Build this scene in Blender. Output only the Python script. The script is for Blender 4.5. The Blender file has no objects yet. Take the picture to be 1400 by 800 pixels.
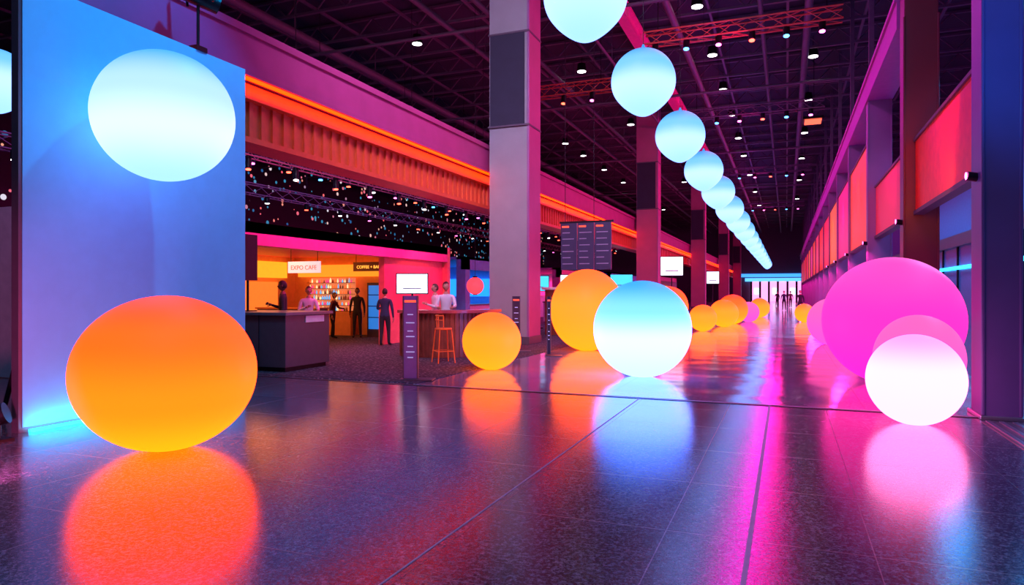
import bpy, bmesh, math, random
from mathutils import Vector, Matrix
random.seed(7)
scene = bpy.context.scene
scene.view_settings.view_transform = 'Standard'
COL = scene.collection

# ------------------------------------------------------------------ materials
def newmat(name):
    m = bpy.data.materials.new(name); m.use_nodes = True
    nt = m.node_tree
    return m, nt, nt.nodes['Principled BSDF']

def mat(name, col, rough=0.5, metal=0.0, emit=None, es=0.0, noise=0.08, nscale=6.0, bump=0.0):
    m, nt, b = newmat(name)
    n = nt.nodes.new('ShaderNodeTexNoise'); n.inputs['Scale'].default_value = nscale
    n.inputs['Detail'].default_value = 4
    tc = nt.nodes.new('ShaderNodeTexCoord'); nt.links.new(tc.outputs['Object'], n.inputs['Vector'])
    r = nt.nodes.new('ShaderNodeValToRGB')
    r.color_ramp.elements[0].position = 0.3; r.color_ramp.elements[1].position = 0.7
    r.color_ramp.elements[0].color = tuple(c*(1-noise) for c in col)+(1,)
    r.color_ramp.elements[1].color = tuple(min(1, c*(1+noise)) for c in col)+(1,)
    nt.links.new(n.outputs['Fac'], r.inputs['Fac']); nt.links.new(r.outputs['Color'], b.inputs['Base Color'])
    b.inputs['Roughness'].default_value = rough; b.inputs['Metallic'].default_value = metal
    if bump:
        bp = nt.nodes.new('ShaderNodeBump'); bp.inputs['Strength'].default_value = bump
        nt.links.new(n.outputs['Fac'], bp.inputs['Height']); nt.links.new(bp.outputs['Normal'], b.inputs['Normal'])
    if emit:
        b.inputs['Emission Color'].default_value = tuple(emit)+(1,)
        b.inputs['Emission Strength'].default_value = es
    return m

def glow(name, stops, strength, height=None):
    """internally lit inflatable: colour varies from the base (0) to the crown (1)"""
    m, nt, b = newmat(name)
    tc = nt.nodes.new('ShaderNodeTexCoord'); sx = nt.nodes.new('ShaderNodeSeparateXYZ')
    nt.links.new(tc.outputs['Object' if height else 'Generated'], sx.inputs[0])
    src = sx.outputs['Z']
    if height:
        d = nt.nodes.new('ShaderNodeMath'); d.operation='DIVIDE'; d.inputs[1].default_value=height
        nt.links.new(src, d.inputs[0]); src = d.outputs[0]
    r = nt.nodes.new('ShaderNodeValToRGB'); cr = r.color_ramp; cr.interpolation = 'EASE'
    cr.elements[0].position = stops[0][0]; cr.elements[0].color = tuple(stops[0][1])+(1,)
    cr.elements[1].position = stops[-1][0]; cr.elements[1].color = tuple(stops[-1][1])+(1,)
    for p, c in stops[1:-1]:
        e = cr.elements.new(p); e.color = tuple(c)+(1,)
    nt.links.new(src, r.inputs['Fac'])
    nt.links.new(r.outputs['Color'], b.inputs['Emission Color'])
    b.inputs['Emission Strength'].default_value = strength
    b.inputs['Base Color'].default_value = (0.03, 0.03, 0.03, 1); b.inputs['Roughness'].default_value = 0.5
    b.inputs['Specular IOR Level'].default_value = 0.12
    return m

def emis(name, col, s):
    return mat(name, tuple(min(1, c) for c in col), 0.5, 0, col, s)

# ------------------------------------------------------------------ mesh builder
class MB:
    def __init__(s): s.v=[]; s.f=[]; s.m=[]; s.sm=[]; s.mats=[]
    def mi(s, mt):
        if mt not in s.mats: s.mats.append(mt)
        return s.mats.index(mt)
    def add(s, vs, fs, mt, smooth=False):
        o=len(s.v); k=s.mi(mt); s.v += [tuple(v) for v in vs]
        for f in fs: s.f.append([i+o for i in f]); s.m.append(k); s.sm.append(smooth)
    def box(s, x0,x1,y0,y1,z0,z1, mt):
        vs=[(x,y,z) for x in (x0,x1) for y in (y0,y1) for z in (z0,z1)]
        s.add(vs, [(0,1,3,2),(4,6,7,5),(0,4,5,1),(2,3,7,6),(0,2,6,4),(1,5,7,3)], mt)
    def obox(s, c, size, yaw, mt, pitch=0):
        R = Matrix.Rotation(yaw,3,'Z') @ Matrix.Rotation(pitch,3,'X')
        vs=[Vector(c)+R@Vector((sx*size[0]/2, sy*size[1]/2, sz*size[2]/2)) for sx in(-1,1) for sy in(-1,1) for sz in(-1,1)]
        s.add(vs, [(0,1,3,2),(4,6,7,5),(0,4,5,1),(2,3,7,6),(0,2,6,4),(1,5,7,3)], mt)
    def tube(s, p0, p1, r0, mt, r1=None, n=8):
        r1 = r0 if r1 is None else r1
        p0=Vector(p0); p1=Vector(p1); d=(p1-p0).normalized()
        a = d.orthogonal().normalized(); b=d.cross(a)
        vs=[]
        for p,r in((p0,r0),(p1,r1)):
            for i in range(n):
                t=2*math.pi*i/n; vs.append(p+a*r*math.cos(t)+b*r*math.sin(t))
        fs=[(i,(i+1)%n,n+(i+1)%n,n+i) for i in range(n)]
        s.add(vs,fs,mt,True); s.add(vs[:n],[tuple(range(n))[::-1]],mt); s.add(vs[n:],[tuple(range(n))],mt)
    def path(s, pts, r, mt, n=6):
        for a,b in zip(pts,pts[1:]): s.tube(a,b,r,mt,n=n)
    def lathe(s, c, prof, mt, n=48, wob=0.0, smooth=True, nseam=12):
        vs=[]; fs=[]
        for (r,z) in prof:
            for i in range(n):
                t=2*math.pi*i/n
                rr=r*(1-wob*(abs(math.cos(nseam*t/2))**14))
                vs.append((c[0]+rr*math.cos(t), c[1]+rr*math.sin(t), c[2]+z))
        for j in range(len(prof)-1):
            for i in range(n):
                fs.append((j*n+i, j*n+(i+1)%n, (j+1)*n+(i+1)%n, (j+1)*n+i))
        fs.append(tuple(range(n))[::-1]); fs.append(tuple((len(prof)-1)*n+i for i in range(n)))
        s.add(vs,fs,mt,smooth)
    def obj(s, name, bevel=0, origin=None):
        me=bpy.data.meshes.new(name)
        if origin is None:
            xs=[v[0] for v in s.v]; ys=[v[1] for v in s.v]; zs=[v[2] for v in s.v]
            origin=((min(xs)+max(xs))/2,(min(ys)+max(ys))/2,min(zs))
        me.from_pydata([(v[0]-origin[0],v[1]-origin[1],v[2]-origin[2]) for v in s.v],[],s.f)
        for mt in s.mats: me.materials.append(mt)
        for p,k,q in zip(me.polygons,s.m,s.sm): p.material_index=k; p.use_smooth=q
        me.update()
        o=bpy.data.objects.new(name,me); o.location=origin; COL.objects.link(o)
        if bevel:
            b=o.modifiers.new('bevel','BEVEL'); b.width=bevel; b.segments=2; b.limit_method='ANGLE'
        return o

# ------------------------------------------------------------------ palette
black   = mat('black_metal',(0.012,0.012,0.016),0.4,0.6)
steel   = mat('brushed_steel',(0.45,0.45,0.5),0.3,0.9)
dsteel  = mat('dark_ceiling_steel',(0.09,0.065,0.10),0.55,0.1)
deck    = mat('ceiling_deck',(0.018,0.018,0.035),0.8)
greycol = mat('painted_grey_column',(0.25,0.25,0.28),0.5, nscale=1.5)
pinklit_col = mat('pink_lit_column',(0.36,0.08,0.20),0.5, nscale=1.5)  # pink light on the left columns, put into the base colour
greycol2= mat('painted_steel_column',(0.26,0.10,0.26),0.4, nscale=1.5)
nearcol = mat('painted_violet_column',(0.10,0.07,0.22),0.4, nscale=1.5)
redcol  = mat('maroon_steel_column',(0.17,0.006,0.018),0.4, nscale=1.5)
fabric  = mat('dark_fabric',(0.02,0.02,0.045),0.8,bump=0.3,nscale=3)
white   = mat('white_paint',(0.75,0.75,0.78),0.5)
panelw  = mat('matte_pale_blue_panel',(0.10,0.60,0.85),0.65,noise=0.03)
fascia_m= mat('fascia_plaster',(0.38,0.045,0.2),0.6,nscale=2)
rib_m   = mat('ribbed_metal_cladding',(0.62,0.10,0.03),0.45,0.1)
wood    = mat('red_brown_wood',(0.20,0.05,0.03),0.35,noise=0.3,nscale=4)
charcoal= mat('charcoal_laminate',(0.08,0.07,0.09),0.4)
screenw = emis('lit_screen',(0.6,0.95,1.0),1.5)
downl   = emis('downlight_lens',(1.0,0.95,0.95),9)

# floor materials
def stone(name, base, rough, seam, tile, bumpS, wave=0.0, lo=0.3, hi=3.5):
    m, nt, b = newmat(name); L=nt.links.new
    tc=nt.nodes.new('ShaderNodeTexCoord')
    n=nt.nodes.new('ShaderNodeTexNoise'); n.inputs['Scale'].default_value=42; n.inputs['Detail'].default_value=5
    n.inputs['Roughness'].default_value=0.75
    L(tc.outputs['Object'],n.inputs['Vector'])
    r=nt.nodes.new('ShaderNodeValToRGB'); r.color_ramp.elements[0].position=0.44; r.color_ramp.elements[1].position=0.66
    r.color_ramp.elements[0].color=tuple(c*lo for c in base)+(1,); r.color_ramp.elements[1].color=tuple(min(1,c*hi) for c in base)+(1,)
    L(n.outputs['Fac'],r.inputs['Fac'])
    br=nt.nodes.new('ShaderNodeTexBrick'); br.offset=0.0; br.inputs['Scale'].default_value=1.0
    br.inputs['Brick Width'].default_value=tile; br.inputs['Row Height'].default_value=tile
    br.inputs['Mortar Size'].default_value=0.004; br.inputs['Mortar Smooth'].default_value=0.1
    br.inputs['Color1'].default_value=(1,1,1,1); br.inputs['Color2'].default_value=(0.8,0.8,0.85,1)
    br.inputs['Mortar'].default_value=(seam,seam,seam,1)
    L(tc.outputs['Object'],br.inputs['Vector'])
    mx=nt.nodes.new('ShaderNodeMix'); mx.data_type='RGBA'; mx.blend_type='MULTIPLY'; mx.inputs['Factor'].default_value=1
    L(r.outputs['Color'],mx.inputs[6]); L(br.outputs['Color'],mx.inputs[7]); L(mx.outputs[2],b.inputs['Base Color'])
    n2=nt.nodes.new('ShaderNodeTexNoise'); n2.inputs['Scale'].default_value=1.3; n2.inputs['Detail'].default_value=3
    L(tc.outputs['Object'],n2.inputs['Vector'])
    mr=nt.nodes.new('ShaderNodeMapRange'); mr.inputs['To Min'].default_value=rough*0.8; mr.inputs['To Max'].default_value=rough*1.25
    L(n2.outputs['Fac'],mr.inputs['Value'])
    ad=nt.nodes.new('ShaderNodeMath'); ad.operation='MULTIPLY_ADD'; ad.inputs[1].default_value=0.15; L(br.outputs['Fac'],ad.inputs[0]); L(mr.outputs[0],ad.inputs[2])
    L(ad.outputs[0],b.inputs['Roughness'])
    bp=nt.nodes.new('ShaderNodeBump'); bp.inputs['Strength'].default_value=bumpS; bp.inputs['Distance'].default_value=0.003
    L(n.outputs['Fac'],bp.inputs['Height'])
    bp2=nt.nodes.new('ShaderNodeBump'); bp2.inputs['Strength'].default_value=1.0; bp2.inputs['Distance'].default_value=wave
    n3=nt.nodes.new('ShaderNodeTexNoise'); n3.inputs['Scale'].default_value=0.9; n3.inputs['Detail'].default_value=1
    L(tc.outputs['Object'],n3.inputs['Vector']); L(n3.outputs['Fac'],bp2.inputs['Height'])
    L(bp.outputs['Normal'],bp2.inputs['Normal']); L(bp2.outputs['Normal'],b.inputs['Normal'])
    b.inputs['IOR'].default_value=1.9
    return m
stone_near=stone('polished_dark_stone',(0.075,0.085,0.11),0.15,0.6,1.25,0.2,0.002)
stone_corr=stone('polished_corridor_stone',(0.30,0.22,0.28),0.11,0.5,1.8,0.1,0.016,0.7,1.5)

m, nt, b = newmat('speckled_carpet')
tc=nt.nodes.new('ShaderNodeTexCoord'); n=nt.nodes.new('ShaderNodeTexVoronoi'); n.inputs['Scale'].default_value=14
nt.links.new(tc.outputs['Object'],n.inputs['Vector'])
r=nt.nodes.new('ShaderNodeValToRGB'); r.color_ramp.elements[0].color=(0.22,0.2,0.24,1); r.color_ramp.elements[1].color=(0.03,0.028,0.045,1)
r.color_ramp.elements[0].position=0.1; r.color_ramp.elements[1].position=0.45
nt.links.new(n.outputs['Distance'],r.inputs['Fac']); nt.links.new(r.outputs['Color'],b.inputs['Base Color']); b.inputs['Roughness'].default_value=0.95
carpet_m=m

# glazed wall with distant city lights
m, nt, b = newmat('glazing_with_city_lights'); L=nt.links.new
tc=nt.nodes.new('ShaderNodeTexCoord'); vo=nt.nodes.new('ShaderNodeTexVoronoi'); vo.inputs['Scale'].default_value=1.7
L(tc.outputs['Object'],vo.inputs['Vector'])
lt=nt.nodes.new('ShaderNodeMath'); lt.operation='LESS_THAN'; lt.inputs[1].default_value=0.36; L(vo.outputs['Distance'],lt.inputs[0])
sp=nt.nodes.new('ShaderNodeSeparateColor'); L(vo.outputs['Color'],sp.inputs[0])
gt=nt.nodes.new('ShaderNodeMath'); gt.operation='GREATER_THAN'; gt.inputs[1].default_value=0.4; L(sp.outputs[0],gt.inputs[0])
mu=nt.nodes.new('ShaderNodeMath'); mu.operation='MULTIPLY'; L(lt.outputs[0],mu.inputs[0]); L(gt.outputs[0],mu.inputs[1])
r=nt.nodes.new('ShaderNodeValToRGB'); r.color_ramp.elements[0].color=(0.01,0.08,0.25,1); r.color_ramp.elements[1].color=(0.6,0.7,0.9,1)
e=r.color_ramp.elements.new(0.45); e.color=(0.03,0.25,0.4,1); e=r.color_ramp.elements.new(0.7); e.color=(0.9,0.08,0.12,1); e=r.color_ramp.elements.new(0.85); e.color=(0.7,0.3,0.2,1)
L(sp.outputs[1],r.inputs['Fac']); L(r.outputs['Color'],b.inputs['Emission Color'])
m2=nt.nodes.new('ShaderNodeMath'); m2.operation='MULTIPLY'; m2.inputs[1].default_value=1.2; L(mu.outputs[0],m2.inputs[0]); L(m2.outputs[0],b.inputs['Emission Strength'])
b.inputs['Base Color'].default_value=(0.01,0.012,0.03,1); b.inputs['Roughness'].default_value=0.4
city_m=m

# ------------------------------------------------------------------ shell
def slab(name,x0,x1,y0,y1,z0,z1,mt,bevel=0):
    k=MB(); k.box(x0,x1,y0,y1,z0,z1,mt); return k.obj(name,bevel)
slab('floor',-46,12,-6,10.3,-0.2,0,stone_near)
slab('floor_corridor',-46,12,10.3,134,-0.2,0,stone_corr)
slab('carpet',-45.5,-6.0,10.45,131,0.0,0.012,carpet_m)
slab('ceiling',-46,12,-6,134,14.0,14.3,deck)
slab('wall_left',-46.3,-46,-6,134,0,14,city_m)
walldark=mat('dark_wall',(0.08,0.07,0.12),0.7)
slab('wall_right',9.5,9.8,-6,134,0,14,mat('right_wall_paint',(0.1,0.2,0.4),0.7))
cy=emis('cyan_lightbox',(0.05,0.65,0.9),1.3)
k=MB()
k.box(-46,12,132,132.3,0,14,walldark)
k.box(-9,6,131.7,132,4.4,5.0,emis('blue_band_light',(0.05,0.35,1.0),1.4))
k.box(-6,3,131.5,132,0.0,3.6,emis('entrance_glow',(1.0,0.35,0.8),1.6))
k.box(-7,4,131.2,131.5,3.6,4.2,emis('cyan_band_light',(0.1,0.5,1.0),1.6))
for x in (-6.1,-4.6,-3.1,-1.6,0,1.5,3.0): k.box(x,x+0.35,131.2,131.5,0,3.6,black)
for x in (-5.4,-2.3,0.6): k.box(x,x+0.9,131.3,131.5,1.3,2.4,screenw)
k.obj('wall_back')

# floor inlay strips
inlay=mat('pewter_inlay',(0.4,0.45,0.55),0.5,0.1)
k=MB(); k.box(-0.235,-0.205,-3,10.25,0,0.004,inlay); k.obj('trim_1')
k=MB(); k.box(-2.07,-2.055,-3,10.25,0,0.003,inlay); k.obj('trim_2')
k=MB(); k.box(-12,3.3,10.26,10.32,0,0.006,black); k.box(-6.0,3.3,10.34,10.36,0,0.007,inlay); k.obj('trim_3')
k=MB()
for i,x in enumerate((2.28,2.42,2.56)): k.box(x,x+0.05,-2,10.0,0,0.02,steel)
k.box(2.24,2.65,-2,10.0,0,0.008,charcoal); k.obj('floor_track')

# ------------------------------------------------------------------ left fascia beam
strip_or=emis('orange_led_strip',(1.0,0.022,0.0),9)
k=MB()
k.box(-9.3,-8.75,6.2,131,5.45,6.2,fascia_m)
k.box(-9.3,-8.70,6.2,131,6.12,6.25,fascia_m)
k.box(-9.5,-8.98,6.2,131,4.35,5.35,rib_m)
k.box(-9.5,-8.85,6.2,131,4.27,4.37,rib_m)
k.box(-9.2,-8.80,6.2,131,5.02,5.07,rib_m)
y=6.3
while y<131:
    k.box(-8.98,-8.93,y,y+0.09,4.37,5.02,rib_m); y+=0.3 if y<50 else 0.8
k.box(-9.3,-8.72,6.2,131,5.40,5.45,fascia_m)
k.box(-8.86,-8.78,6.3,131,5.36,5.399,strip_or)
k.obj('fascia_beam')

# left columns
for y in (19.5,42,68,97,124):
    k=MB(); cm=greycol if y<20 else pinklit_col
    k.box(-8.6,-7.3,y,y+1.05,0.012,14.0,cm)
    k.box(-7.3,-7.28,y,y+1.05,0.25,14.0,pinklit_col)  # thin slab: magenta light on the corridor side, painted as its colour
    k.box(-8.64,-7.26,y-0.04,y+1.09,0.012,0.25,charcoal)
    k.box(-8.56,-7.42,y-0.05,y,6.7,9.6,fabric)
    for zz in (6.7,9.56): k.box(-8.62,-7.26,y-0.07,y+1.07,zz,zz+0.06,dsteel)
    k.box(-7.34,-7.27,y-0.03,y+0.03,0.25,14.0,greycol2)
    k.obj('support_column',0.01)
magenta_p=mat('magenta_painted_steel',(0.8,0.06,0.3),0.4)
k=MB(); k.box(-6.0,-5.6,8,131,12.0,12.1,magenta_p); k.box(-6.0,-5.6,8,131,12.6,12.7,magenta_p); k.box(-5.83,-5.77,8,131,12.1,12.6,magenta_p)
y=8
while y<131: k.box(-5.98,-5.62,y,y+0.05,12.1,12.6,magenta_p); k.box(-5.83,-5.77,y,y+0.06,12.7,13.1,dsteel); y+=3
k.obj('overhead_girder')

# ------------------------------------------------------------------ ceiling structure
k=MB()
y=8
while y<131:
    k.box(-45,9,y,y+0.14,13.1,13.2,dsteel); k.box(-45,9,y,y+0.14,13.85,13.95,dsteel)
    if y<75:
        x=-30
        while x<9:
            k.tube((x,y+0.07,13.15),(x+0.75,y+0.07,13.9),0.035,dsteel,n=4); k.tube((x+0.75,y+0.07,13.9),(x+1.5,y+0.07,13.15),0.035,dsteel,n=4); x+=1.5
    y+=3 if y<60 else 5
for x in range(-42,9,3): k.box(x,x+0.1,0,131,13.2,13.3,dsteel)
k.obj('ceiling_joists')
k=MB()
for x,z,r in ((-13,12.6,0.12),(-10.5,12.2,0.1),(-4.2,12.5,0.14),(-0.9,12.3,0.09),(0.8,12.6,0.16),(-19,12.4,0.2),(-7,11.6,0.06)):
    k.tube((x,2,z),(x,131,z),r,dsteel,n=10)
    for yy in range(5,130,6): k.tube((x,yy,z),(x,yy,13.9),0.02,dsteel,n=4)
for y in (24,36,52,70): k.tube((-30,y,11.8),(6,y,11.8),0.07,dsteel,n=8)
k.obj('ceiling_pipes')

def truss(k,p0,p1,w,mt,step=0.6,r=0.03):
    p0=Vector(p0);p1=Vector(p1);d=(p1-p0);Ln=d.length;d.normalize()
    s=Vector((0,0,1)).cross(d)*w/2; u=Vector((0,0,w/2))
    offs=[s+u,-s+u,-s-u,s-u]
    for o in offs: k.tube(p0+o,p1+o,r,mt,n=6)
    n=int(Ln/step)
    for i in range(n):
        a=p0+d*(Ln*i/n); b2=p0+d*(Ln*(i+1)/n)
        for j in range(4):
            k.tube(a+offs[j],b2+offs[(j+1)%4],r*0.55,mt,n=4)
redl=emis('red_stage_lens',(1,0.06,0.03),10); pinkl=emis('pink_stage_lens',(1,0.1,0.5),10); bluel=emis('blue_stage_lens',(0.05,0.3,1),10)
orange_lit=mat('orange_lit_truss',(0.5,0.09,0.05),0.4)  # steel truss with the orange light on it put into its colour
k=MB(); truss(k,(-13,31,11.2),(-6.3,31,11.2),0.5,orange_lit)
for x in (-12,-8): k.tube((x,31,11.4),(x,31,13.9),0.02,black,n=4)
for i in range(5):
    x=-12.6+i*1.4; k.tube((x,31,10.95),(x,30.9,10.55),0.13,black,n=10); k.tube((x,30.9,10.55),(x,30.895,10.53),0.1,(redl,pinkl)[i%2],n=10)
k.obj('lighting_truss')
for (y,z) in ((26,11.2),(38,11.2),(57,11.2),(80,11.2)):
    k=MB(); truss(k,(-5.0,y,z),(1.8,y,z),0.45,dsteel if y>30 else orange_lit,0.6,0.035)
    for x in (-4.5,1.3): k.tube((x,y,z+.2),(x,y,13.9),0.02,black,n=4)
    for i in range(6):
        x=-4.6+i*1.15; k.tube((x,y,z-0.2),(x,y-0.08,z-0.55),0.12,black,n=10)
        k.tube((x,y-0.08,z-0.55),(x,y-0.085,z-0.57),0.1,(redl,bluel,pinkl)[i%3],n=10)
    k.obj('lighting_truss')
alu=mat('truss_aluminium',(0.4,0.2,0.28),0.4,0.4)
k=MB(); truss(k,(-14,8,5.6),(-14,60,5.6),0.35,alu,0.5,0.025)
for y in range(10,60,7): k.tube((-14,y,5.7),(-14,y,13.9),0.012,black,n=4)
for i,y in enumerate(range(11,60,2)):
    k.tube((-14,y,5.4),(-13.95,y-0.05,5.05),0.09,black,n=10)
    k.tube((-13.95,y-0.05,5.05),(-13.948,y-0.052,5.03),0.075,(redl,pinkl,redl,downl)[i%4],n=10)
k.obj('lighting_truss')
k=MB(); truss(k,(-18.5,9,7.0),(-18.5,80,7.0),0.4,alu,0.7,0.03)
for xx in (16,30,44): truss(k,(-18.3,xx,7.0),(-12,xx,7.0),0.35,alu,0.6,0.025)
for y in range(10,80,7): k.tube((-18.5,y,7.1),(-18.5,y,13.9),0.014,black,n=4)
for i,y in enumerate(range(10,80,2)):
    k.tube((-18.5,y,6.8),(-18.4,y-0.08,6.4),0.11,black,n=10)
    k.tube((-18.4,y-0.08,6.4),(-18.398,y-0.082,6.37),0.09,(pinkl,redl,bluel,redl,downl)[i%5],n=10)
k.obj('lighting_truss')
k=MB(); truss(k,(-24,10,6.6),(-24,90,6.6),0.5,alu,1.0,0.03)
for y in range(10,90,10): k.tube((-24,y,6.8),(-24,y,13.9),0.015,black,n=4)
for i in range(26):
    y=12+i*3; k.tube((-24,y,6.35),(-24,y,6.05),0.12,black,n=8); k.tube((-24,y,6.05),(-24,y,6.02),0.1,(pinkl,downl,redl,downl)[i%4],n=8)
k.obj('lighting_truss')

k=MB()
def dl(x,y,z=13.0,r=0.22):
    k.tube((x,y,z+0.4),(x,y,z),r*0.9,black,r1=r*1.15,n=14); k.tube((x,y,z-0.001),(x,y,z-0.02),r,downl,n=14); k.tube((x,y,z+0.4),(x,y,14),0.02,black,n=4)
for x,yss in ((-15.7,(27.4,39,50,55,62,70,80,95)),(-3.3,(22,28,34,40,46,53,60,70,82,95)),(1.2,(36,44,53,63,75,90)),(-22,(33,41,52,66,80)),(-9.8,(34,46,58,72,88))):
    for y in yss: dl(x,y)
k.obj('ceiling_downlights')
k=MB(); lg=emis('red_louver_glow',(1,0.12,0.06),2)
for i in range(5): k.box(1.1,2.1,48+i*0.28,48.14+i*0.28,12.7,12.78,lg)
k.box(1.0,2.2,47.9,49.5,12.8,12.95,black); k.tube((1.6,48.7,12.9),(1.6,48.7,13.99),0.03,black)
k.obj('red_louver_light')

# ------------------------------------------------------------------ big panel
k=MB()
k.box(-8.20,-8.08,5.14,8.59,0.06,5.19,panelw)
k.box(-8.21,-8.09,5.10,5.14,0.0,5.19,charcoal); k.box(-8.20,-8.09,5.14,8.57,0,0.06,charcoal)
for yy in (5.6,8.2): k.tube((-8.2,yy,2.6),(-9.2,yy,0.02),0.03,black)
k.obj('display_panel_wall')
k=MB(); k.box(-8.07,-8.03,5.2,8.5,0.0,0.03,emis('cyan_led_strip',(0.01,0.5,1.0),8)); k.obj('led_floor_strip')

k=MB()
k.tube((-8.14,7.7,5.19),(-8.14,7.7,6.4),0.022,black); k.box(-8.22,-8.06,7.6,7.8,5.19,5.26,black)
k.tube((-8.24,7.5,6.05),(-8.0,7.95,5.95),0.13,black,n=14); k.tube((-8.4,7.7,6.3),(-7.9,7.7,6.3),0.03,black)
k.tube((-7.9,7.7,6.3),(-7.85,7.7,5.9),0.02,black); k.tube((-8.4,7.7,6.3),(-8.35,7.7,5.9),0.02,black)
k.tube((-8.14,7.7,6.4),(-8.14,7.7,14),0.012,black,n=5)
k.obj('stage_spotlight')
k=MB()
k.tube((-8.05,4.62,0.2),(-7.84,4.82,0.3),0.1,black,n=14,r1=0.12); k.box(-8.1,-7.75,4.5,4.85,0,0.03,black)
k.tube((-8.0,4.55,0.03),(-8.0,4.6,0.25),0.015,black); k.tube((-7.85,4.75,0.03),(-7.88,4.78,0.25),0.015,black)
k.path([(-7.9,4.6,0.02),(-7.7,4.45,0.012),(-7.5,4.52,0.012),(-7.4,4.3,0.012),(-8.0,4.0,0.012),(-9,3.9,0.012)],0.012,black)
k.obj('floor_spotlight')

# ------------------------------------------------------------------ balloons
def sphere_prof(rx,rz,flat=0.0,point=0.0,n=40):
    out=[]
    for i in range(n+1):
        a=-math.pi/2+math.pi*i/n
        r=rx*math.cos(a); z=rz*math.sin(a)
        if point and z<0: r*=1-point*(abs(math.sin(a))**3)*0.35; z*=1+point*0.12*abs(math.sin(a))**4
        if flat and z<-rz*(1-flat): z=-rz*(1-flat)
        out.append((max(r,0.004),z))
    return out
def ground_balloon(x,y,rx,rz,mt):
    k=MB(); k.lathe((x,y,rz*0.985),sphere_prof(rx,rz,0.015),mt,n=72,wob=0.004)
    k.tube((x,y,2*rz*0.985-0.01),(x,y,2*rz*0.985+0.006),0.03,mt,n=12)
    return k.obj('glowing_balloon')
def hang_balloon(x,y,z,r,mt):
    k=MB(); k.lathe((x,y,z),sphere_prof(r,r*1.02,0,0.6),mt,n=64,wob=0.006,nseam=10)
    k.tube((x,y,z+r*1.0),(x,y,z+r*1.0+0.1),0.05,mt,r1=0.02,n=10)
    k.tube((x,y,z+r*1.0+0.1),(x,y,14.0),0.006,black,n=5)
    return k.obj('hanging_balloon')
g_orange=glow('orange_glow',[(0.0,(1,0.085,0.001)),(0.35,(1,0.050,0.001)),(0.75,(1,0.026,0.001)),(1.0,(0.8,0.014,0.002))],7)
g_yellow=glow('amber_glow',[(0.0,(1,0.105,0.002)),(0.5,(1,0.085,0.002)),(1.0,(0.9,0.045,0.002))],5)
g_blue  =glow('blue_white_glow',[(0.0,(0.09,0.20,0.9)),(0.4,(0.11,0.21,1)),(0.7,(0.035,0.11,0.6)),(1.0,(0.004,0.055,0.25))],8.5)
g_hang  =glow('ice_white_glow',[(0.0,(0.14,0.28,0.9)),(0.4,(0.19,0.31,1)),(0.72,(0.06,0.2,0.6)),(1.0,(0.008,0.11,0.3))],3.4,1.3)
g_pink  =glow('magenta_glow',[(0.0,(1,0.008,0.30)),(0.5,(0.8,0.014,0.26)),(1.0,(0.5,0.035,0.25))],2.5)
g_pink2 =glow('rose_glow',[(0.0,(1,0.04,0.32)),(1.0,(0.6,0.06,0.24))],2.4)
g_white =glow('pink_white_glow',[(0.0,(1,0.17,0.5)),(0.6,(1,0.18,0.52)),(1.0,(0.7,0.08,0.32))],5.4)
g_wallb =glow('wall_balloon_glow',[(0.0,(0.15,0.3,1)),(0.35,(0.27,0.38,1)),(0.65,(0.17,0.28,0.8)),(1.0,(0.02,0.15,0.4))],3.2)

ground_balloon(-5.90,5.18,0.87,0.79,g_orange)
ground_balloon(-5.69,13.02,0.61,0.60,g_yellow)
ground_balloon(-5.11,18.3,1.02,1.13,g_yellow)
ground_balloon(-2.55,12.99,0.92,0.92,g_blue)
ground_balloon(1.72,13.68,1.13,1.12,g_pink)
ground_balloon(1.45,9.52,0.54,0.55,g_white)
ground_balloon(1.80,11.55,0.60,0.64,g_pink2)
ground_balloon(-3.2,29.1,0.56,0.55,g_yellow)
ground_balloon(-2.7,33.2,0.66,0.64,g_yellow)
ground_balloon(-2.55,36.6,0.75,0.75,g_orange)
ground_balloon(-5.2,33.0,0.9,0.95,g_orange)
ground_balloon(-1.9,39.2,0.55,0.55,g_pink2)
ground_balloon(-1.6,46.7,0.62,0.62,g_yellow)
ground_balloon(-1.75,50,0.6,0.62,g_pink2)
ground_balloon(1.3,23,0.72,0.72,g_pink2)
ground_balloon(0.9,40,0.5,0.5,g_yellow)
k=MB(); k.lathe((-7.22,6.31,3.80),sphere_prof(0.82,0.80),g_wallb,n=72,wob=0.004)
k.tube((-7.9,6.31,3.8),(-8.08,6.31,3.8),0.06,steel,n=12); k.obj('wall_mounted_balloon')
for y,r in ((9.03,.57),(13.1,.61),(18.0,.63),(23.4,.63),(28.6,.65),(34.6,.66),(40.8,.66),(47,.66),(53.5,.66),(60,.66),(67,.66),(74,.66),(81,.66),(88,.66),(96,.66),(104,.66)):
    hang_balloon(-2.55,y,5.65,r,g_hang)
hang_balloon(-13.3,8.0,5.45,0.55,g_hang)

# ------------------------------------------------------------------ right arcade
ys=[10.2,16.4,23.2,30,36.8,43.6,50.4,57.2,64,70.8,77.6,84.4,92,100,108,116,124]
for i,y in enumerate(ys):
    k=MB(); w=0.40 if i==0 else 0.62
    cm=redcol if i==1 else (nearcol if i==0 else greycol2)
    k.box(2.30,2.30+w,y,y+0.6,0,14.0 if i<2 else 7.4,cm)
    k.box(2.26,2.34+w,y-0.04,y+0.64,0,0.05,steel)
    k.box(2.28,2.32,y-0.02,y+0.02,0.05,7.4,cm); k.box(2.28+w,2.32+w,y-0.02,y+0.02,0.05,7.4,cm)
    if i<6:
        k.tube((2.30,y+0.3,3.1),(2.18,y+0.28,3.12),0.06,black,n=12); k.tube((2.18,y+0.28,3.12),(2.17,y+0.28,3.12),0.05,pinkl,n=12)
    k.obj('arcade_column',0.012)
k=MB(); ub=mat('upper_beam_paint',(0.4,0.06,0.35),0.5)
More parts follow.
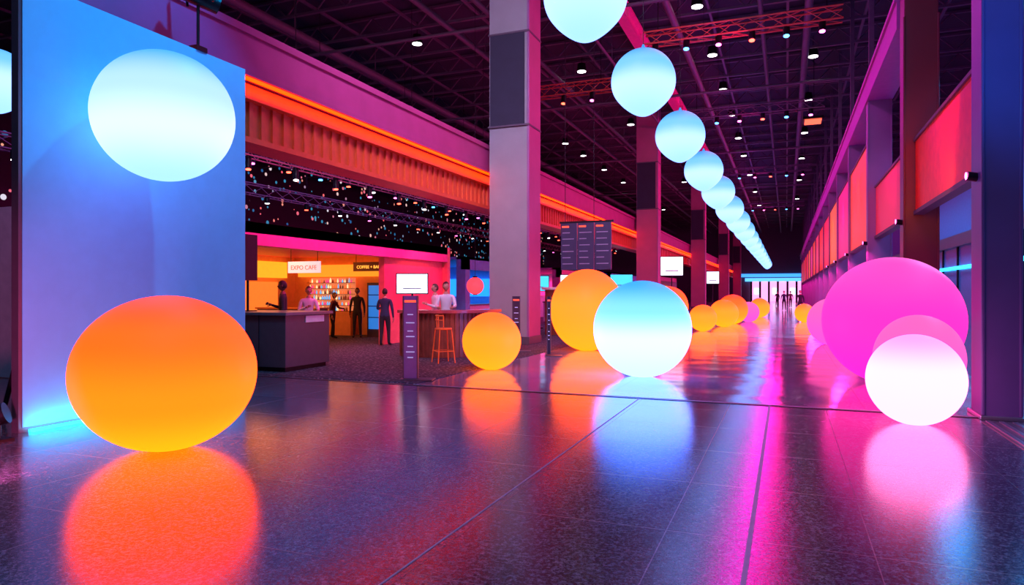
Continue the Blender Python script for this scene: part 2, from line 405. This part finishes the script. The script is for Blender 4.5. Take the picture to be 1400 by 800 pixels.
k.box(2.25,2.95,17.1,131,7.4,8.0,ub); k.box(2.2,3.0,17.1,131,8.0,8.1,ub)
for y in range(18,130,7): k.box(2.5,2.65,y,y+0.15,8.1,14,dsteel)
k.obj('arcade_beam')
cols=[(0.9,0.04,0.01),(0.9,0.05,0.10),(0.9,0.08,0.02),(0.85,0.03,0.20),(0.9,0.18,0.02),(0.9,0.03,0.06)]
for i in range(len(ys)-1):
    y0,y1=ys[i]+0.61,ys[i+1]-0.03
    es=0 if i==0 else (0.15 if i<2 else 0.55)
    f=mat('backlit_bay_fascia',cols[i%6],0.45,0,cols[i%6],es)
    z0,z1=(3.3,4.75) if i<2 else (3.2,6.2)
    xa=2.5 if i<2 else 2.36
    k=MB(); k.box(xa,xa+0.12,y0,y1,z0,z1,f)
    k.box(xa-0.04,xa+0.16,y0,y1,z0-0.08,z0,dsteel); k.box(xa-0.04,xa+0.16,y0,y1,z1,z1+0.06,dsteel)
    k.obj('bay_fascia_panel')
k=MB(); k.box(2.98,3.12,6.5,10.45,3.9,6.6,mat('blue_fascia_paint',(0.03,0.25,0.6),0.4)); k.box(2.9,3.2,6.5,10.45,3.75,3.9,black); k.box(2.9,3.0,8.0,8.12,3.9,7.4,black)
k.box(2.9,3.2,6.5,6.7,0,7.4,charcoal); k.obj('bay_fascia_panel')
k=MB(); k.tube((2.97,9.4,5.0),(2.86,9.3,5.02),0.1,black,n=14); k.tube((2.86,9.3,5.02),(2.85,9.3,5.02),0.085,redl,n=14); k.obj('wall_spotlight')
k=MB()
k.box(7.0,7.1,8,60,0,3.6,mat('storefront_glass_wall',(0.05,0.35,0.6),0.2))
for y in range(8,60,3): k.box(6.93,7.0,y,y+0.1,0,3.6,black)
k.box(6.8,7.2,8,60,3.6,4.1,charcoal)
k.box(6.9,6.95,10,58,2.6,2.75,emis('teal_led',(0.02,0.5,0.9),3))
k.obj('storefront')

# ------------------------------------------------------------------ booths
pinkw=mat('booth_white_wall',(0.8,0.7,0.72),0.5)
warmw=mat('booth_peach_wall',(0.85,0.4,0.2),0.5)
canopy=mat('booth_magenta_canopy',(0.9,0.12,0.38),0.5); redw=mat('booth_coral_wall',(0.95,0.2,0.22),0.5)
yell=emis('yellow_lightbox',(1,0.42,0.02),1.1)
k=MB()
k.box(-18,-11.2,8.5,21.7,2.95,3.2,canopy)
k.box(-11.45,-11.2,8.5,21.7,2.68,3.2,canopy)
k.box(-11.6,-11.4,17.9,21.7,0.012,2.95,redw)
k.box(-18.1,-17.9,8.5,21.9,0.012,3.2,warmw)
k.box(-18,-11.2,21.7,21.9,0.012,3.2,warmw)
k.box(-18,-13,8.3,8.5,0.012,3.2,pinkw)
k.box(-17.88,-17.7,10,21,2.15,2.75,yell)
k.box(-17.6,-13.6,21.5,21.69,2.2,2.65,emis('amber_header_light',(1,0.3,0.02),1.1))
k.box(-17.88,-17.8,14.5,20.6,0.5,2.0,emis('warm_shelf_backlight',(1,0.25,0.03),0.8))
k.box(-13.4,-11.6,21.4,21.6,2.5,2.9,pinkw)
k.obj('expo_booth')
prod=[emis('prod_a',(1,0.15,0.03),1.0),emis('prod_b',(0.1,0.5,1),0.9),emis('prod_c',(1,0.75,0.4),1.2),emis('prod_d',(0.9,0.05,0.3),0.8),mat('prod_e',(0.3,0.3,0.5),0.4),mat('prod_f',(0.5,0.1,0.05),0.4)]
shw=mat('shelf_dark_board',(0.2,0.12,0.1),0.5)
k=MB(); k.box(-16.9,-14.9,21.12,21.45,0.012,0.9,warmw); k.box(-16.9,-14.9,21.4,21.45,0.9,2.15,emis('bar_backlight',(0.9,0.3,0.12),0.5))
for i in range(6):
    z=0.92+i*0.21; k.box(-16.9,-14.9,21.15,21.4,z-0.015,z,shw); x=-16.85
    while x<-14.98:
        r=random.uniform(0.022,0.035); h=random.uniform(0.1,0.18); p=random.choice(prod)
        k.tube((x,21.28,z),(x,21.28,z+h*0.65),r,p,n=8); k.tube((x,21.28,z+h*0.65),(x,21.28,z+h),r*0.45,p,n=8)
        x+=random.uniform(0.08,0.12)
k.obj('bottle_shelf')
k=MB(); k.box(-13.9,-12.9,20.7,21.4,0.012,1.95,charcoal); k.box(-13.82,-12.98,20.67,20.7,0.3,1.85,emis('blue_cabinet_glow',(0.02,0.2,0.7),0.9))
for z in (0.7,1.1,1.5): k.box(-13.82,-12.98,20.64,20.7,z,z+0.03,black)
k.obj('display_cabinet')
k=MB(); k.box(-16.6,-14.2,18.2,18.8,0.012,1.05,charcoal); k.box(-16.65,-14.15,18.15,18.85,1.05,1.1,mat('cafe_counter_top',(0.6,0.2,0.1),0.3)); k.obj('cafe_counter')
def textobj(body,size,loc,rot,mt,parent=None,name='lettering'):
    c=bpy.data.curves.new(name,'FONT'); c.body=body; c.size=size; c.align_x='CENTER'; c.extrude=0.004
    o=bpy.data.objects.new(name,c); COL.objects.link(o); o.location=loc; o.rotation_euler=rot; c.materials.append(mt)
    if parent: o.parent=parent; o.matrix_parent_inverse=parent.matrix_world.inverted()
    return o
redmat=emis('red_letters',(1,0.08,0.03),1.5); whl=emis('white_letters',(0.5,0.6,0.9),0.45)
k=MB(); k.box(-14.3,-13.1,17.0,17.05,2.2,2.55,emis('white_sign_face',(0.9,0.8,0.9),0.7)); k.tube((-14.2,17.02,2.55),(-14.2,17.02,2.94),0.01,black); k.tube((-13.2,17.02,2.55),(-13.2,17.02,2.94),0.01,black)
sg=k.obj('hanging_sign'); bpy.context.view_layer.update()
textobj('EXPO CAFE',0.19,(-13.7,16.99,2.3),(math.pi/2,0,0),redmat,sg)
k=MB(); k.box(-13.3,-12.1,19.0,19.05,2.3,2.6,mat('amber_sign_board',(0.15,0.05,0.01),0.5)); k.tube((-13.2,19.02,2.6),(-13.2,19.02,2.94),0.01,black); k.tube((-12.2,19.02,2.6),(-12.2,19.02,2.94),0.01,black)
sg=k.obj('hanging_sign'); bpy.context.view_layer.update()
textobj('COFFEE + BAR',0.14,(-12.7,18.98,2.39),(math.pi/2,0,0),emis('amber_letters',(1,0.4,0.05),2),sg)

k=MB()
k.box(-11.2,-9.23,10.9,12.3,0.1,1.14,charcoal); k.box(-11.15,-9.28,10.95,12.25,0.012,0.1,black)
k.box(-11.26,-9.17,10.84,12.36,1.14,1.2,mat('counter_top_dark',(0.14,0.13,0.17),0.3))
for x in (-10.6,-9.9): k.box(x,x+0.012,10.885,10.9,0.1,1.14,black)
k.box(-9.23,-9.21,11.5,12.1,0.98,1.12,white)
k.obj('reception_counter',0.006)
k=MB(); k.box(-10.72,-10.62,11.2,11.65,1.86,2.84,black); k.tube((-10.67,11.42,1.22),(-10.67,11.42,1.9),0.025,black); k.box(-10.8,-10.54,11.3,11.55,1.2,1.22,black); k.obj('counter_monitor')

def tv(x,y,z,w,h,yaw,name='display_monitor',zf=0.012,scr=None):
    scr=scr or screenw
    k=MB(); c,s=math.cos(yaw),math.sin(yaw)
    k.obox((x,y,z),(w+0.06,0.06,h+0.06),yaw,black)
    k.obox((x+s*0.033,y-c*0.033,z),(w,0.01,h),yaw,scr)
    k.tube((x-s*0.06,y+c*0.06,0.05),(x-s*0.06,y+c*0.06,z),0.03,black)
    k.obox((x-s*0.06,y+c*0.06,zf+0.025),(0.6,0.4,0.05),yaw,black)
    k.obox((x+s*0.04,y-c*0.04,z-h*0.25),(w*0.6,0.004,h*0.06),yaw,mat('screen_text_grey',(0.3,0.4,0.5),0.5))
    return k.obj(name)
tv(-10.6,18.2,1.87,0.92,0.58,0.45)
tv(-5.45,35.5,2.95,1.1,0.94,0.2,zf=0)
tv(-5.5,57,2.8,0.95,0.95,0.2,zf=0)
tv(-10.3,28.5,2.0,1.1,0.65,0.4,scr=cy)
tv(-10.0,33.2,2.1,1.3,0.75,0.4)
tv(-9.9,43.6,2.3,1.4,0.9,0.3,scr=cy)

# curved bar
k=MB()
arc=[(-8.9,14.75),(-8.3,14.62),(-7.75,14.72),(-7.3,15.05),(-7.05,15.6),(-6.98,16.3)]
def smooth(pts,n=5):
    out=[]
    P=[pts[0]]+pts+[pts[-1]]
    for i in range(1,len(P)-2):
        for j in range(n):
            t=j/n; a,b2,c,d=[Vector(p) for p in P[i-1:i+3]]
            out.append(0.5*((2*b2)+(-a+c)*t+(2*a-5*b2+4*c-d)*t*t+(-a+3*b2-3*c+d)*t**3))
    out.append(Vector(pts[-1])); return out
sp=smooth(arc)
def ribbon(k,pts,inw,outw,z0,z1,mt):
    vs=[];N=len(pts)
    for i,p in enumerate(pts):
        t=(pts[min(i+1,N-1)]-pts[max(i-1,0)]).normalized(); nrm=Vector((-t.y,t.x))
        a=p+nrm*inw; b2=p-nrm*outw
        vs+=[(a.x,a.y,z0),(a.x,a.y,z1),(b2.x,b2.y,z0),(b2.x,b2.y,z1)]
    fs=[]
    for i in range(N-1):
        o=i*4;q=o+4; fs+=[(o,q,q+1,o+1),(o+2,o+3,q+3,q+2),(o+1,q+1,q+3,o+3),(o,o+2,q+2,q)]
    fs+=[(0,1,3,2),((N-1)*4,(N-1)*4+2,(N-1)*4+3,(N-1)*4+1)]
    k.add(vs,fs,mt)
ribbon(k,sp,0.35,0.0,0.012,1.1,wood); ribbon(k,sp,0.4,0.14,1.1,1.17,mat('bar_top',(0.4,0.07,0.08),0.2))
for i in range(0,len(sp)):
    t=(sp[min(i+1,len(sp)-1)]-sp[max(i-1,0)]).normalized()
    k.obox((sp[i].x+t.y*0.015,sp[i].y-t.x*0.015,0.56),(0.05,0.04,1.05),math.atan2(t.y,t.x),wood)
k.obj('curved_bar_counter')

def stool(x,y,yaw):
    orange_s=mat('orange_stool_steel',(0.8,0.2,0.04),0.35)
    k=MB(); c,s=math.cos(yaw),math.sin(yaw)
    R=lambda a,b2,z:(x+a*c-b2*s,y+a*s+b2*c,z)
    for sx in(-1,1):
        for sy in(-1,1):
            k.tube(R(sx*0.22,sy*0.2,0.015),R(sx*0.15,sy*0.14,0.76),0.014,orange_s)
    q=[R(-.2,-.19,.28),R(.2,-.19,.28),R(.2,.19,.28),R(-.2,.19,.28),R(-.2,-.19,.28)]
    k.path(q,0.01,orange_s)
    k.lathe(R(0,0,0.76),[(0.05,0),(0.19,0.0),(0.2,0.02),(0.19,0.04),(0.05,0.035)],orange_s,n=20)
    bk=[R(0.19*math.sin(t),0.17*math.cos(t),1.08) for t in [(-1.2+0.3*i) for i in range(9)]]
    k.path(bk,0.016,orange_s)
    bk=[R(0.19*math.sin(t),0.17*math.cos(t),0.98) for t in [(-1.2+0.3*i) for i in range(9)]]
    k.path(bk,0.012,orange_s)
    for t in (-1.2,0,1.2): k.tube(R(0.17*math.sin(t),0.15*math.cos(t),0.78),R(0.19*math.sin(t),0.17*math.cos(t),1.08),0.012,orange_s)
    k.obj('bar_stool')
stool(-7.2,13.75,2.4)

def pylon(x,y,w,h,yaw,face=(0.06,0.1,0.28),zf=0.012):
    k=MB(); c,s=math.cos(yaw),math.sin(yaw)
    dp=mat('pylon_face',face,0.3)
    k.obox((x,y,h/2+0.02),(w,0.07,h-0.04),yaw,dp)
    k.obox((x-c*w/2,y-s*w/2,h/2+0.02),(0.02,0.09,h-0.04),yaw,charcoal); k.obox((x+c*w/2,y+s*w/2,h/2+0.02),(0.02,0.09,h-0.04),yaw,charcoal)
    k.obox((x+c*0.12,y+s*0.12,zf+0.01),(w+0.35,0.35,0.02),yaw,charcoal)
    for i,z in enumerate((0.42,0.52,0.62,0.8,0.9,1.05,1.2)):
        if z<h-0.15: k.obox((x+s*0.04,y-c*0.04,z),(w*(0.6 if i%2 else 0.4),0.008,0.018),yaw,whl)
    k.obox((x+s*0.04,y-c*0.04,h-0.1),(w*0.8,0.01,0.04),yaw,redmat)
    k.obj('sign_pylon')
pylon(-6.35,10.85,0.26,1.54,0.3,(0.14,0.12,0.4))
pylon(-5.55,16.3,0.08,1.5,0.3,(0.02,0.02,0.04),0)
pylon(-6.75,17.1,0.2,1.5,0.35,(0.02,0.02,0.05))

k=MB()
navy=mat('navy_board',(0.035,0.04,0.11),0.4); bt=mat('board_text',(0.3,0.32,0.5),0.5)
for i in range(3):
    x0=-7.45+i*0.62
    k.box(x0,x0+0.58,23.2,23.28,2.4,4.05,navy)
    for j in range(6):
        k.box(x0+0.06,x0+random.uniform(0.3,0.52),23.19,23.2,2.6+j*0.22,2.63+j*0.22,bt)
    k.box(x0+0.05,x0+0.3,23.19,23.2,3.9,3.96,redmat)
k.box(-7.5,-5.55,23.21,23.27,4.05,4.12,black)
for x in (-7.3,-6.25): k.tube((x,23.24,4.1),(x,23.24,14),0.012,black,n=5)
k.obj('hanging_information_board')

def booth(y0,y1,x0,h,fas,back,fem,bem,cnt=True):
    k=MB()
    k.box(x0-6,x0,y0,y1,h-0.1,h,fas); k.box(x0-0.2,x0,y0,y1,h-0.5,h,fas)
    k.box(x0-6,x0-5.8,y0,y1,0.012,h,back); k.box(x0-6,x0,y1-0.15,y1,0.012,h,back)
    k.box(x0-0.4,x0,y0,y0+0.4,0.012,h,fas)
    k.box(x0-5.7,x0-5.6,y0+1,y1-1,1.6,2.3,bem); k.box(x0-5,x0-1,y1-0.25,y1-0.15,1.4,2.3,fem)
    if cnt:
        k.box(x0-1.4,x0-0.7,y0+1.5,y1-2,0.012,1.05,white); k.box(x0-1.45,x0-0.65,y0+1.45,y1-1.95,1.05,1.1,charcoal)
    k.obj('expo_booth')
bl=emis('blue_lightbox',(0.02,0.3,1.0),1.3); pk=emis('pink_lightbox',(1,0.04,0.3),1.3)
bluew=mat('booth_blue_wall',(0.15,0.35,0.8),0.5)
booth(24,32,-11.6,3.0,bluew,bluew,bl,cy); booth(34,42,-11,2.9,canopy,pinkw,pk,bl); booth(45,56,-11,3.0,bluew,bluew,bl,pk); booth(60,75,-11,3.2,canopy,pinkw,yell,bl)
booth(10,22,-24,3.2,bluew,bluew,cy,bl); booth(28,44,-24,3.2,bluew,bluew,bl,pk)
k=MB(); k.lathe((-11.0,23.6,1.85),sphere_prof(0.33,0.33),emis('red_lantern_glow',(1,0.05,0.07),1.6),n=32,wob=0.03,nseam=16); k.tube((-11,23.6,2.17),(-11,23.6,14),0.008,black,n=5)
k.tube((-11,23.6,2.15),(-11,23.6,2.22),0.09,black); k.tube((-11,23.6,1.5),(-11,23.6,1.55),0.09,black); k.obj('red_lantern')
k=MB(); k.box(-8.4,-6.6,24.2,26.5,0.012,1.7,wood); k.box(-8.5,-6.5,24.1,26.6,1.7,1.8,pinkw); k.box(-8.3,-7.5,24.15,24.2,0.5,1.4,charcoal); k.obj('timber_kiosk',0.01)

# ------------------------------------------------------------------ people
def make_person(x,y,yaw,H,shirt,pants,hair,skin,arms,step=0.05,lean=0.0,longhair=False,headturn=0.0,z0=0.012):
    s=H/1.76
    J={}
    def P(n,p,r): J[n]=(Vector(p),r)
    lz=lambda z:(z-0.95)*lean
    P('pelvis',(0,0,0.94),0.135); P('waist',(0,lz(1.1),1.1),0.125); P('chest',(0,lz(1.3),1.30),0.145)
    P('neckb',(0,lz(1.46),1.45),0.075); P('neck',(0,lz(1.56)+0.01,1.55),0.052)
    for sd,n in((-1,'l'),(1,'r')):
        P('hip'+n,(sd*0.09,0,0.88),0.095); P('knee'+n,(sd*0.10,(0.03+step*sd*0.6),0.49),0.062)
        P('ank'+n,(sd*0.11,step*sd,0.09),0.045); P('toe'+n,(sd*0.13,step*sd+0.17,0.045),0.038)
        a=arms[0 if sd<0 else 1]
        P('sh'+n,(sd*0.175,lz(1.42),1.41),0.062)
        if a=='down': e=(sd*0.24,-0.02,1.12); w=(sd*0.25,0.05,0.88)
        elif a=='phone': e=(sd*0.24,0.02,1.13); w=(sd*0.10,0.26,1.22)
        elif a=='hip': e=(sd*0.34,-0.08,1.16); w=(sd*0.18,0.06,1.0)
        else: e=(sd*0.23,0.14,1.17); w=(sd*0.18,0.40,1.14)
        e=(e[0],e[1]+lz(1.2),e[2]); w=(w[0],w[1]+lz(1.2),w[2])
        P('el'+n,e,0.045); P('wr'+n,w,0.028)
        d=(Vector(w)-Vector(e)).normalized()
        P('hd'+n,Vector(w)+d*0.075,0.034)
    E=[('pelvis','waist','s'),('waist','chest','s'),('chest','neckb','s'),('neckb','neck','k')]
    for n in 'lr': E+=[('pelvis','hip'+n,'p'),('hip'+n,'knee'+n,'p'),('knee'+n,'ank'+n,'p'),('ank'+n,'toe'+n,'b'),('chest','sh'+n,'s'),('sh'+n,'el'+n,'s'),('el'+n,'wr'+n,'s'),('wr'+n,'hd'+n,'k')]
    bm=bmesh.new(); lay=bm.verts.layers.skin.verify(); V={}
    for n,(p,r) in J.items():
        v=bm.verts.new(p); v[lay].radius=(r,r*(0.8 if n in('pelvis','waist','chest') else 1)); v[lay].use_root=(n=='pelvis'); V[n]=v
    for a,b2,_ in E: bm.edges.new((V[a],V[b2]))
    me=bpy.data.meshes.new('tmp'); bm.to_mesh(me); bm.free()
    o=bpy.data.objects.new('tmp',me); COL.objects.link(o)
    sk=o.modifiers.new('Skin','SKIN'); sk.use_smooth_shade=True
    sb=o.modifiers.new('Sub','SUBSURF'); sb.levels=2; sb.render_levels=2
    dg=bpy.context.evaluated_depsgraph_get(); ev=o.evaluated_get(dg); em=bpy.data.meshes.new_from_object(ev)
    k=MB(); mats={'s':shirt,'p':pants,'k':skin,'b':black}
    vs=[v.co.copy() for v in em.vertices]
    groups={}
    for p in em.polygons:
        c=p.center; best=None
        for a,b2,l in E:
            A,B=J[a][0],J[b2][0]; t=max(0,min(1,(c-A).dot(B-A)/(B-A).length_squared)); dd=(c-(A+(B-A)*t)).length-0.5*(J[a][1]*(1-t)+J[b2][1]*t)
            if best is None or dd<best[0]: best=(dd,l)
        l=best[1]
        if l in 'sp' and abs(c.x)<0.2 and 0.8<c.z<1.3: l='s' if c.z>0.93 else 'p'
        groups.setdefault(l,[]).append(tuple(p.vertices))
    base=len(k.v); k.v+= [tuple(v) for v in vs]
    for l,fs in groups.items():
        mi=k.mi(mats[l])
        for f in fs: k.f.append([i+base for i in f]); k.m.append(mi); k.sm.append(True)
    bpy.data.objects.remove(o); bpy.data.meshes.remove(em)
    for n,sd in(('l',-1),('r',1)):
        w=J['wr'+n][0]; h=J['hd'+n][0]; d=(h-w).normalized()
        side=d.cross(Vector((sd,0,0))).normalized() if abs(d.x)<0.9 else Vector((0,1,0))
        pn=d.cross(side).normalized()
        if pn.x*sd>0: pn=-pn
        for i,(off,Ln) in enumerate(((-0.026,0.06),(-0.009,0.072),(0.009,0.078),(0.026,0.07))):
            a=h+side*off+d*0.005; b2=a+d*Ln*0.5+pn*0.006; c=b2+d*Ln*0.35+pn*0.018; e=c+d*Ln*0.2+pn*0.022
            k.tube(a,b2,0.0095,skin,r1=0.009,n=6); k.tube(b2,c,0.009,skin,r1=0.008,n=6); k.tube(c,e,0.008,skin,r1=0.006,n=6)
        a=w+d*0.03+side*0.02; b2=a+side*0.03+d*0.025; c=b2+side*0.008+d*0.03
        k.tube(a,b2,0.012,skin,r1=0.01,n=6); k.tube(b2,c,0.01,skin,r1=0.008,n=6)
    hc=Vector((0,lz(1.66)+0.015,1.655)); RH=Matrix.Rotation(headturn,3,'Z')
    def hp(u,v,f=1.0):
        st=math.sin(u); dx=st*math.sin(v); dy=st*math.cos(v); dz=math.cos(u)
        wx=0.076; wy=0.095; wz=0.115
        if dz<0: wx*=1-0.32*(-dz); wy*=1-0.12*(-dz)
        px,py,pz=dx*wx,dy*wy,dz*wz
        if dy>0.6 and abs(dx)<0.22 and -0.35<dz<0.12: py+=0.022*(1-abs(dx)/0.22)*(1-abs(dz+0.18)/0.35)
        if dy>0.6 and 0.02<dz<0.2 and 0.2<abs(dx)<0.5: py-=0.008
        return hc+RH@Vector((px*f,py*f,pz*f))
    NU,NV=20,32; hv=[hp(math.pi*i/NU,2*math.pi*j/NV) for i in range(NU+1) for j in range(NV)]
    hf=[(i*NV+j,(i+1)*NV+j,(i+1)*NV+(j+1)%NV,i*NV+(j+1)%NV) for i in range(NU) for j in range(NV)]
    k.add(hv,hf,skin,True)
    hv=[hp(math.pi*i/NU,2*math.pi*j/NV,1.09) for i in range(NU+1) for j in range(NV)]
    ff=[]
    for i in range(NU):
        for j in range(NV):
            u=math.pi*(i+.5)/NU; v=2*math.pi*(j+.5)/NV; front=math.cos(v)
            lim=0.95 if front>0.45 else (1.45 if front>0.0 else (2.5 if longhair else 2.0))
            if u<lim: ff.append((i*NV+j,(i+1)*NV+j,(i+1)*NV+(j+1)%NV,i*NV+(j+1)%NV))
    k.add(hv,ff,hair,True)
    for sx in(-1,1):
        for (rr,yy,mm) in((0.012,0.078,eyew),(0.006,0.088,eyed)):
            c=hc+RH@Vector((sx*0.03,yy,0.012)); k.lathe(c,sphere_prof(rr,rr,n=6),mm,n=8)
        c=hc+RH@Vector((sx*0.077,-0.005,-0.005)); k.lathe(c,[(0.004,-0.03),(0.014,-0.015),(0.018,0.01),(0.004,0.03)],skin,n=8)
    c=hc+RH@Vector((0,0.079,-0.062)); k.obox(c,(0.045,0.012,0.012),headturn,lip)
    R=Matrix.Rotation(yaw,3,'Z')
    k.v=[tuple(R@(Vector(v)*s)+Vector((x,y,z0))) for v in k.v]
    return k.obj('person',origin=(x,y,z0))
eyew=mat('eye_white',(0.8,0.8,0.8),0.2); eyed=mat('eye_dark',(0.02,0.015,0.01),0.2); lip=mat('lips',(0.4,0.12,0.1),0.5)
sk1=mat('skin_warm',(0.5,0.25,0.17),0.5); sk2=mat('skin_deep',(0.2,0.09,0.06),0.5)
hair1=mat('dark_hair',(0.015,0.01,0.01),0.6); hair2=mat('brown_hair',(0.06,0.03,0.02),0.6)
cw=mat('white_shirt',(0.7,0.68,0.72),0.8); cb=mat('black_jacket',(0.02,0.02,0.03),0.8); cn=mat('navy_jacket',(0.02,0.03,0.08),0.8); cp=mat('plum_jumper',(0.09,0.02,0.05),0.8); pn_=mat('black_trousers',(0.015,0.015,0.022),0.8)
make_person(-11.0,17.3,0.3,1.70,cn,pn_,hair1,sk1,('phone','down'),0.06)
make_person(-13.9,20.1,-2.6,1.74,cb,pn_,hair1,sk2,('down','down'),0.03)
make_person(-14.5,19.5,-1.3,1.58,cp,pn_,hair2,sk1,('reach','down'),0.08,lean=0.1,longhair=True)
make_person(-11.25,13.2,2.2,1.86,cb,pn_,hair1,sk2,('down','phone'),0.02)
make_person(-11.55,14.5,-2.3,1.74,cw,pn_,hair2,sk1,('reach','phone'),0.02,lean=0.12)
make_person(-8.35,16.1,-2.7,1.86,cw,pn_,hair1,sk1,('reach','reach'),0.02,lean=0.15,headturn=0.3)
make_person(-9.1,16.9,2.4,1.82,cw,pn_,hair2,sk1,('phone','down'),0.02)
make_person(0.9,52,2.9,1.75,cb,pn_,hair1,sk1,('down','down'),0.12,z0=0)
make_person(-0.2,66,3.1,1.75,cn,pn_,hair2,sk1,('down','down'),0.15,z0=0)
make_person(0.4,78,0.2,1.75,cp,pn_,hair2,sk1,('down','down'),0.15,z0=0)
make_person(-1.0,86,2.8,1.75,cb,pn_,hair1,sk1,('down','phone'),0.1,z0=0)

# ------------------------------------------------------------------ lamps
def area(name,loc,tgt,sx,sy,power,col,spread=180):
    l=bpy.data.lights.new(name,'AREA'); l.shape='RECTANGLE'; l.size=sx; l.size_y=sy; l.energy=power; l.color=col; l.spread=math.radians(spread)
    o=bpy.data.objects.new(name,l); COL.objects.link(o); o.location=loc
    d=(Vector(tgt)-Vector(loc)).normalized()
    z=-d; xx=Vector((0,1,0)); xx=(xx-z*xx.dot(z)).normalized(); yy=z.cross(xx)
    o.rotation_euler=Matrix((xx,yy,z)).transposed().to_euler(); return o
def spot(name,loc,tgt,power,col,ang=60,blend=0.6,r=0.1):
    l=bpy.data.lights.new(name,'SPOT'); l.energy=power; l.color=col; l.spot_size=math.radians(ang); l.spot_blend=blend; l.shadow_soft_size=r
    o=bpy.data.objects.new(name,l); COL.objects.link(o); o.location=loc
    o.rotation_euler=(Vector(tgt)-Vector(loc)).to_track_quat('-Z','Y').to_euler(); return o
area('magenta_wash_lamp',(-1.0,66,10.5),(-9,66,6),100,0.5,3600,(1,0.01,0.28))
area('purple_arcade_lamp',(-2.0,62,10.5),(3,62,5),105,0.5,2600,(0.8,0.02,0.7))
area('ceiling_blue_lamp',(-3,50,9.0),(-3,50,14),80,1,600,(0.15,0.08,1))
area('ceiling_pink_lamp',(-14,50,8.0),(-14,50,14),80,1,800,(1,0.03,0.25))
area('corridor_pink_lamp',(2.1,72,3.0),(0.2,72,0),100,0.3,4200,(1,0.02,0.42))
area('orange_ledge_lamp',(-8.74,68,5.34),(-9.0,68,5.0),122,0.05,950,(1,0.07,0.0))
area('storefront_blue_lamp',(5.5,34,7),(7.5,34,0),50,1,2200,(0.01,0.35,1))
spot('bay_lamp',(1.9,12.2,3.3),(2.5,14.0,3.8),110,(1,0.35,0.02),60)
for y,c in ((11.2,(1,0.05,0.02)),(17.8,(1,0.05,0.25)),(25,(1,0.1,0.0)),(32,(1,0.02,0.4)),(39,(1,0.2,0.0)),(46,(1,0.02,0.1))):
    spot('bay_lamp',(1.6,y+1.5,5.5),(2.5,y+2.6,4.4),130,c,110)
spot('bay_lamp_blue',(1.6,7.2,4.6),(3.0,9.0,5.0),230,(0.0,0.2,1),90)
for i,y in enumerate((13.3,19.9,26.7,33.5,40.3,47)):
    spot('bay_floor_lamp',(5.5,y+0.6,4.2),(-0.8,y+0.6,0),3000,((0.1,0.6,1),(1,0.06,0.6))[i%2],22,0.4,0.05)
spot('panel_blue_lamp',(-5.9,7.6,8.6),(-8.1,7.1,3.6),1100,(0.0,0.42,1),75)
spot('panel_pink_lamp',(-5.8,3.2,0.3),(-8.1,5.7,0.7),520,(1,0.10,0.40),75)
area('panel_base_cyan_lamp',(-7.98,6.8,0.04),(-8.08,6.8,0.3),3.2,0.04,26,(0,0.5,1))
area('booth_pink_lamp',(-9.9,16.5,4.0),(-11.4,16.5,2.5),9,0.3,260,(1,0.02,0.3))
area('booth_warm_lamp',(-14.5,15,2.85),(-14.5,15,0),8,2,170,(1,0.3,0.05))
spot('booth_red_lamp',(-9.8,19.5,3.2),(-11.5,19.8,1.5),120,(1,0.1,0.12),100)
for y,c in ((28,(0.02,0.35,1)),(38,(1,0.05,0.4)),(50,(0.02,0.35,1)),(67,(1,0.05,0.4))): area('booth_lamp',(-14,y,2.7),(-14,y,0),6,3,160,c)
area('hall_blue_lamp',(-20,25,9),(-20,25,0),40,6,800,(0.03,0.2,1))
area('foreground_white_lamp',(-1,1,12),(-2,8,0),8,8,650,(0.25,0.4,0.9))
area('column_grey_lamp',(-4,8,10.5),(-8,19.5,5),3,2,600,(0.65,0.45,0.75),90)

w=bpy.data.worlds.new('World'); scene.world=w; w.use_nodes=True
w.node_tree.nodes['Background'].inputs[0].default_value=(0.02,0.015,0.05,1); w.node_tree.nodes['Background'].inputs[1].default_value=0.3

cam=bpy.data.cameras.new('camera'); cam.lens=24; cam.sensor_width=36; cam.clip_end=400
co=bpy.data.objects.new('camera',cam); COL.objects.link(co); co.location=(0,0,1.6); co.rotation_euler=(math.radians(90),0,math.radians(21.9))
scene.camera=co
